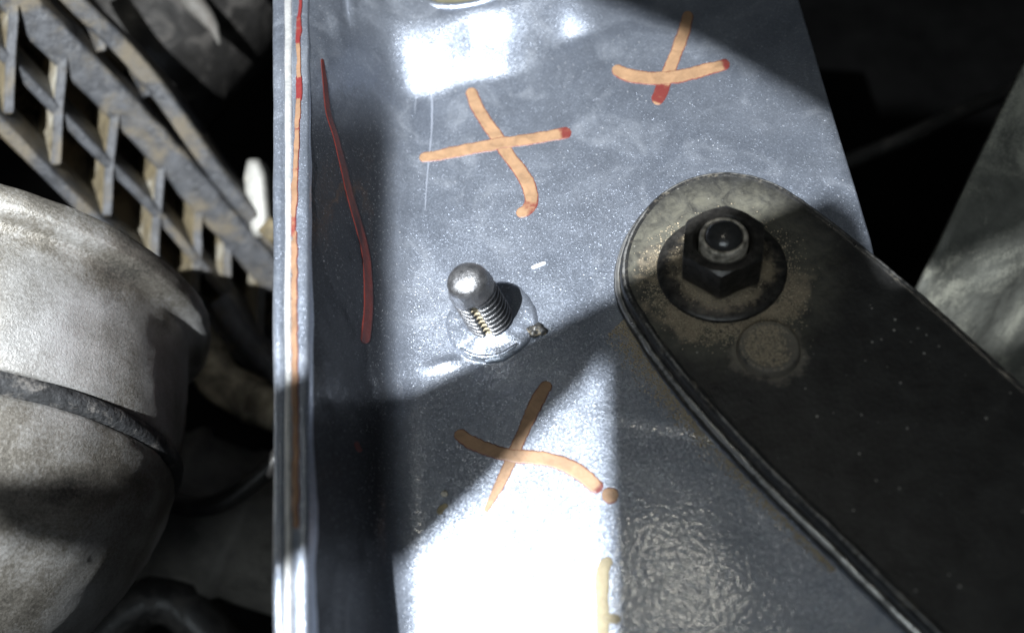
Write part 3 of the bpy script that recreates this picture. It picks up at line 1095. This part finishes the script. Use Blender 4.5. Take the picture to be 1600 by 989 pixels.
# rails (front face towards the camera, deep)
bar('rail', [(-80, 95), (0, 176), (81, 262), (157, 338), (237, 410), (330, 500), (420, 590)], 3.6, 12, M_LAT, lat, 0.8, dz=3)
bar('rail', [(-60, 0), (20, 88), (91, 163), (167, 243), (237, 313), (303, 389), (394, 500), (450, 565)], 3.0, 12, M_LAT, lat, 0.7, dz=4)
bar('rail', [(-40, -85), (30, -10), (98, 66), (180, 150), (256, 230), (318, 300), (392, 386), (470, 474)], 9.6, 13, M_LAT, lat, 1.4, dz=3, jit=0.5)
bar('rail', [(60, -70), (130, 10), (205, 84), (262, 152), (323, 240), (372, 306), (425, 368), (480, 425)], 5.2, 12, M_LAT, lat, 1.2, dz=-2)
# ribs: plates that run back and to the left
BACK = CV(-12.5, 1.0, -14.0)


def rib(p0, p1, th=3.0, mat=M_LAT2):
    a0, a1 = LP(*p0), LP(*p1)
    e = (a1 - a0).normalized()
    sd = CV(1, 0, 0) * th
    nseg = 6
    v, f = [], []
    for i in range(nseg + 1):
        p = a0.lerp(a1, i / nseg)
        j = Vector((1, 0.3, 0.2)) * 0.5 * noise.noise(p * 0.2)
        v += [p + j, p + sd + j, p + sd + BACK, p + BACK]
    for i in range(nseg):
        for k in range(4):
            k2 = (k + 1) % 4
            f.append((i * 4 + k, i * 4 + k2, i * 4 + 4 + k2, i * 4 + 4 + k))
    f += [(0, 1, 2, 3), (nseg * 4, nseg * 4 + 1, nseg * 4 + 2, nseg * 4 + 3)]
    o = mesh_obj('rib', v, f, mat, lat, sharp=40)
    o.data.materials.append(M_LAT)
    for p in o.data.polygons:
        if p.index < nseg * 4 and p.index % 4 == 0:
            p.material_index = 1
    mod = o.modifiers.new('bevel', 'BEVEL')
    mod.width = 0.5 * MM
    mod.segments = 2
    return o


for p0, p1 in (((12, 6), (4, 178)), ((90, 70), (78, 258)), ((172, 158), (158, 338)), ((246, 236), (233, 405)), ((304, 308), (298, 470)), ((350, 358), (345, 520)), ((404, 418), (396, 570))):
    rib(p0, p1)
for p0, p1 in (((222, 92), (228, 150)), ((150, 20), (152, 80)), ((330, 250), (332, 300))):
    rib(p0, p1, 2.6, M_LAT)
# back board of the lattice
bb = [LP(-160, -90, 20), LP(0, -90, 20), LP(150, 60, 20), LP(330, 250, 22), LP(470, 420, 22), LP(470, 640, 22), LP(300, 500, 22), LP(-160, 60, 20)]
nb_ = len(bb)
bbn = CV(0, 0, -1) * 3
v = bb + [q + bbn for q in bb]
f = [tuple(range(nb_)), tuple(range(2 * nb_ - 1, nb_ - 1, -1))] + [(i, (i + 1) % nb_, (i + 1) % nb_ + nb_, i + nb_) for i in range(nb_)]
M_BOARD = plain('brown dusty black plastic', (0.016, 0.015, 0.013), 0.8, 0, 0.2, 0.5, 0.2, 0.8, dust=(0.13, 0.105, 0.07), dust_amt=1.0, dust_scale=0.05, spec=0.1)
M_DARK = plain('matt black blocker', (0.006, 0.006, 0.006), 0.9, 0, 0.2, 0.4, 0.2, 0.8, spec=0.03)
mesh_obj('back_board', v, f, M_BOARD, lat, smooth=False)

# ------------------------------------------------------------------ blurred things further back, left
M_BLK = plain('black moulded plastic', (0.022, 0.021, 0.020), 0.38, 0, 0.1, 0.4, 0.2, 0.3, dust=(0.06, 0.055, 0.05), dust_amt=0.3)
# rounded black canister at the top
AXT = CV(0.52, 0.80, -0.25).normalized()
TC = D(205, 120, 272)
can = thing('black_canister', 'rounded black plastic canister with a pale strip as its edge highlight, behind the lattice cover', 'canister', TC)
tp = [(0.01, -34), (14, -33), (24, -29), (29, -22), (31, -10), (31, 10), (31, 40), (31, 46)]
v, f = lathe(tp, 80, AXT, TC)
mesh_obj('body', v, f, M_BLK, can)
path = smooth_poly([D(a, b, 246) for a, b in ((282, -30), (300, 2), (318, 22), (334, 44), (343, 70))], 2)  # pale strip modelled in place of the highlight on the canister edge
v, f = sweep(path, lambda t: circ(0.5 + 3.0 * math.sin(math.pi * min(1, 0.25 + 0.78 * t)), 12), up=UPC)
M_PALE = plain('pale weathered aluminium', (0.26, 0.255, 0.235), 0.5, 0.2, 0.2, 0.2, 0.2, 0.6, dust=(0.45, 0.42, 0.36), dust_amt=0.1)
mesh_obj('rim_highlight', v, f, plain('grey painted rim highlight', (0.12, 0.115, 0.105), 0.5, 0.1, 0.2, 0.3, 0.2, 0.6, dust=(0.10, 0.09, 0.08), dust_amt=0.4, dust_scale=0.1), can)

blk = thing('pale_lug', 'small pale metal lug beside the flange, blurred behind the lattice cover', 'lug', D(408, 310, 244))
path = [D(402, 254, 244).lerp(D(412, 372, 244), k / 12) for k in range(13)]
v, f = sweep(path, lambda t: rbox(7.0 * min(1, 0.55 + 2.2 * t, 0.55 + 2.2 * (1 - t)), 10, 1.6), up=UPC)
mesh_obj('lug_body', v, f, M_PALE, blk)
path = [D(418, 352, 240), D(440, 372, 240)]
v, f = sweep(path, rbox(6, 8, 1.2), up=UPC)
mesh_obj('lug_foot', v, f, M_LAT2, blk)

M_BEIGE = plain('beige dirty casting', (0.34, 0.30, 0.22), 0.7, 0.1, 0.15, 0.5, 0.4, 0.4, dust=(0.08, 0.07, 0.055), dust_amt=0.4, dust_scale=0.06)
arm = thing('beige_arm', 'beige dirty cast arm reaching behind the flange, right of the housing', 'arm', D(365, 600, 240))
path = smooth_poly([D(a, b, 240) for a, b in ((300, 500), (325, 560), (352, 600), (390, 622), (440, 640))], 2)
v, f = sweep(path, lambda t: rbox(9 + 5 * t, 12, 3), up=UPC)
v = [q + Vector((1, 1, 1)) * 0.7 * noise.noise(q * 0.15) for q in v]
mesh_obj('arm_body', v, f, M_BEIGE, arm)
path = smooth_poly([D(a, b, 236) for a, b in ((345, 470), (380, 520), (420, 566), (460, 610))], 2)
v, f = sweep(path, rbox(7, 8, 2.4), up=UPC)
mesh_obj('arm_web', v, f, M_LAT, arm)

M_GREY = plain('grey brown dusty plastic', (0.10, 0.094, 0.084), 0.65, 0, 0.08, 0.5, 0.3, 0.4, dust=(0.17, 0.16, 0.14), dust_amt=0.35, dust_scale=0.03)
AXB = CV(0.75, -0.35, -0.2).normalized()
BC = D(320, 800, 236)
pot = thing('grey_canister', 'dusty grey brown ribbed canister low behind the housing, beside the flange', 'canister', BC)
v, f = lathe([(0.01, -30), (12, -29.5), (20, -27), (21.5, -24), (20, -22), (20.5, -14), (23.5, -12), (24, -9), (22, -7), (22, 6), (24, 8), (24, 12), (22, 14), (21, 40)], 72, AXB, BC)
mesh_obj('body', v, f, M_GREY, pot)
path = smooth_poly([D(a, b, 205) for a, b in ((235, 735), (262, 780), (318, 792), (372, 770), (440, 712))], 2)
v, f = sweep(path, circ(2.8, 12), up=UPC)
hose = mesh_obj('dark_hose', v, f, M_BLK, None, origin=D(318, 792, 205))
tag(hose, 'thin dark hose curving low between the housing and the flange', 'hose')
path = smooth_poly([D(a, b, 222) for a, b in ((120, 1050), (200, 960), (265, 935), (325, 985), (400, 1090))], 2)
v, f = sweep(path, circ(7, 14), up=UPC)
hose = mesh_obj('thick_hose', v, f, M_BLK, None, origin=D(270, 930, 222))
tag(hose, 'thick dusty hose at the bottom between the housing and the flange', 'hose')

# ------------------------------------------------------------------ right side: dusty guard and rod
M_GUARD = plain('dusty grey green plastic guard', (0.10, 0.102, 0.09), 0.6, 0, 0.12, 0.45, 0.3, 0.5, dust=(0.30, 0.30, 0.25), dust_amt=0.5, dust_scale=0.05)
guard = thing('plastic_guard', 'dusty grey green plastic guard sheet rising behind the bracket at the right edge', 'guard', D(1520, 400, 190))
gv, gf = [], []
GN, GM = 44, 30
for i in range(GN + 1):
    v_ = 1.4 * i / GN
    for j in range(GM + 1):
        u_ = j / GM
        xl = 1615 - 190 * v_ * 1.55
        px = xl + u_ * (1900 - xl)
        py = 60 + v_ * 620
        dd = 172 + 26 * v_ + 10 * u_ + 9 * math.sin(math.pi * min(1, max(0, (v_ - 0.25) / 0.55))) ** 2 * -1
        crease = (px - 1530) * 0.84 + (py - 510) * 0.53
        dd += 5.0 * sstep(-6, 8, crease) * sstep(0.45, 0.7, v_)
        gv.append(D(px, py, dd) + Vector((1, 1, 1)) * 0.5 * noise.noise(Vector((px * 0.02, py * 0.02, 0))))
for i in range(GN):
    for j in range(GM):
        a = i * (GM + 1) + j
        gf.append((a, a + 1, a + GM + 2, a + GM + 1))
gs = mesh_obj('guard_sheet', gv, gf, M_GUARD, guard)
so = gs.modifiers.new('thickness', 'SOLIDIFY')
so.thickness = 1.6 * MM
path = smooth_poly([D(a, b, 260) for a, b in ((1300, 262), (1400, 222), (1500, 176), (1640, 118))], 4)
v, f = sweep(path, circ(2.6, 12), up=UPC)
rod = mesh_obj('dark_rod', v, f, M_BLK, None, origin=D(1400, 222, 260))
tag(rod, 'thin dark rod in the gap between the panel and the guard', 'rod')

# floor of the engine bay, far below and nearly black
g = [Vector((a, b, -190)) for a, b in ((-900, -900), (900, -900), (900, 1400), (-900, 1400))]
fl = mesh_obj('engine_bay_floor', g, [(0, 1, 2, 3)], plain('oily black undertray', (0.0035, 0.0035, 0.0035), 0.8, 0, 0.05, 0.4, 0.3, 0.3, spec=0.03), None, origin=Vector((0, 0, -190)), smooth=False)
fl['kind'] = 'structure'

# ------------------------------------------------------------------ hand torch that lights the place (above and behind the camera)
torch = thing('hand_torch', 'black hand torch held above the panel, with added blades that shape its shadows', 'torch', LAMP)
aim = (P(700, 450) - LAMP).normalized()
v, f = lathe([(9, -40), (9, -6), (11, -4), (11, 2), (10, 2.5), (9.4, 2), (8.8, -3.5), (0.01, -3.6)], 40, aim, LAMP)
mesh_obj('torch_body', v, f, M_BLK, torch)
lamp = bpy.data.objects.new('torch_light', lamp_data)
COL.objects.link(lamp)
lamp.location = LAMP * MM
lamp.rotation_euler = aim.to_track_quat('-Z', 'Y').to_euler()


def shadow_blade(px_pts, k):  # unseen blocker added in front of the torch, cut to cast the shadow edges
    top = [LAMP + (P(a, b) - LAMP) * k for a, b in px_pts]
    bot = [LAMP + (P(a, b) - LAMP) * (k + 0.004) for a, b in px_pts]
    m = len(top)
    f = [tuple(range(m)), tuple(range(2 * m - 1, m - 1, -1))] + [(i, (i + 1) % m, (i + 1) % m + m, i + m) for i in range(m)]
    return mesh_obj('added_shadow_blade', top + bot, f, M_DARK, torch, smooth=False)


shadow_blade([(985, 447), (960, 458), (800, 533), (640, 608), (450, 675), (250, 715), (60, 770), (60, 850), (260, 930), (420, 1010), (640, 880), (800, 718), (925, 588), (985, 500)], 0.34)
shadow_blade([(944, 572), (956, 462), (1100, 392), (1300, 305), (1345, 335), (1400, 450), (1470, 440), (1620, 385), (2200, 300), (2200, 1700), (952, 1700), (950, 900)], 0.36)
shadow_blade([(840, -30), (960, 8), (1080, 62), (1180, 118), (1300, 190), (1345, 290), (1400, 360), (1435, 343), (1620, 262), (1800, 190), (1760, -60), (1300, -90), (800, -60)], 0.30)

for o in bpy.data.objects:
    if '_o' in o:
        del o['_o']
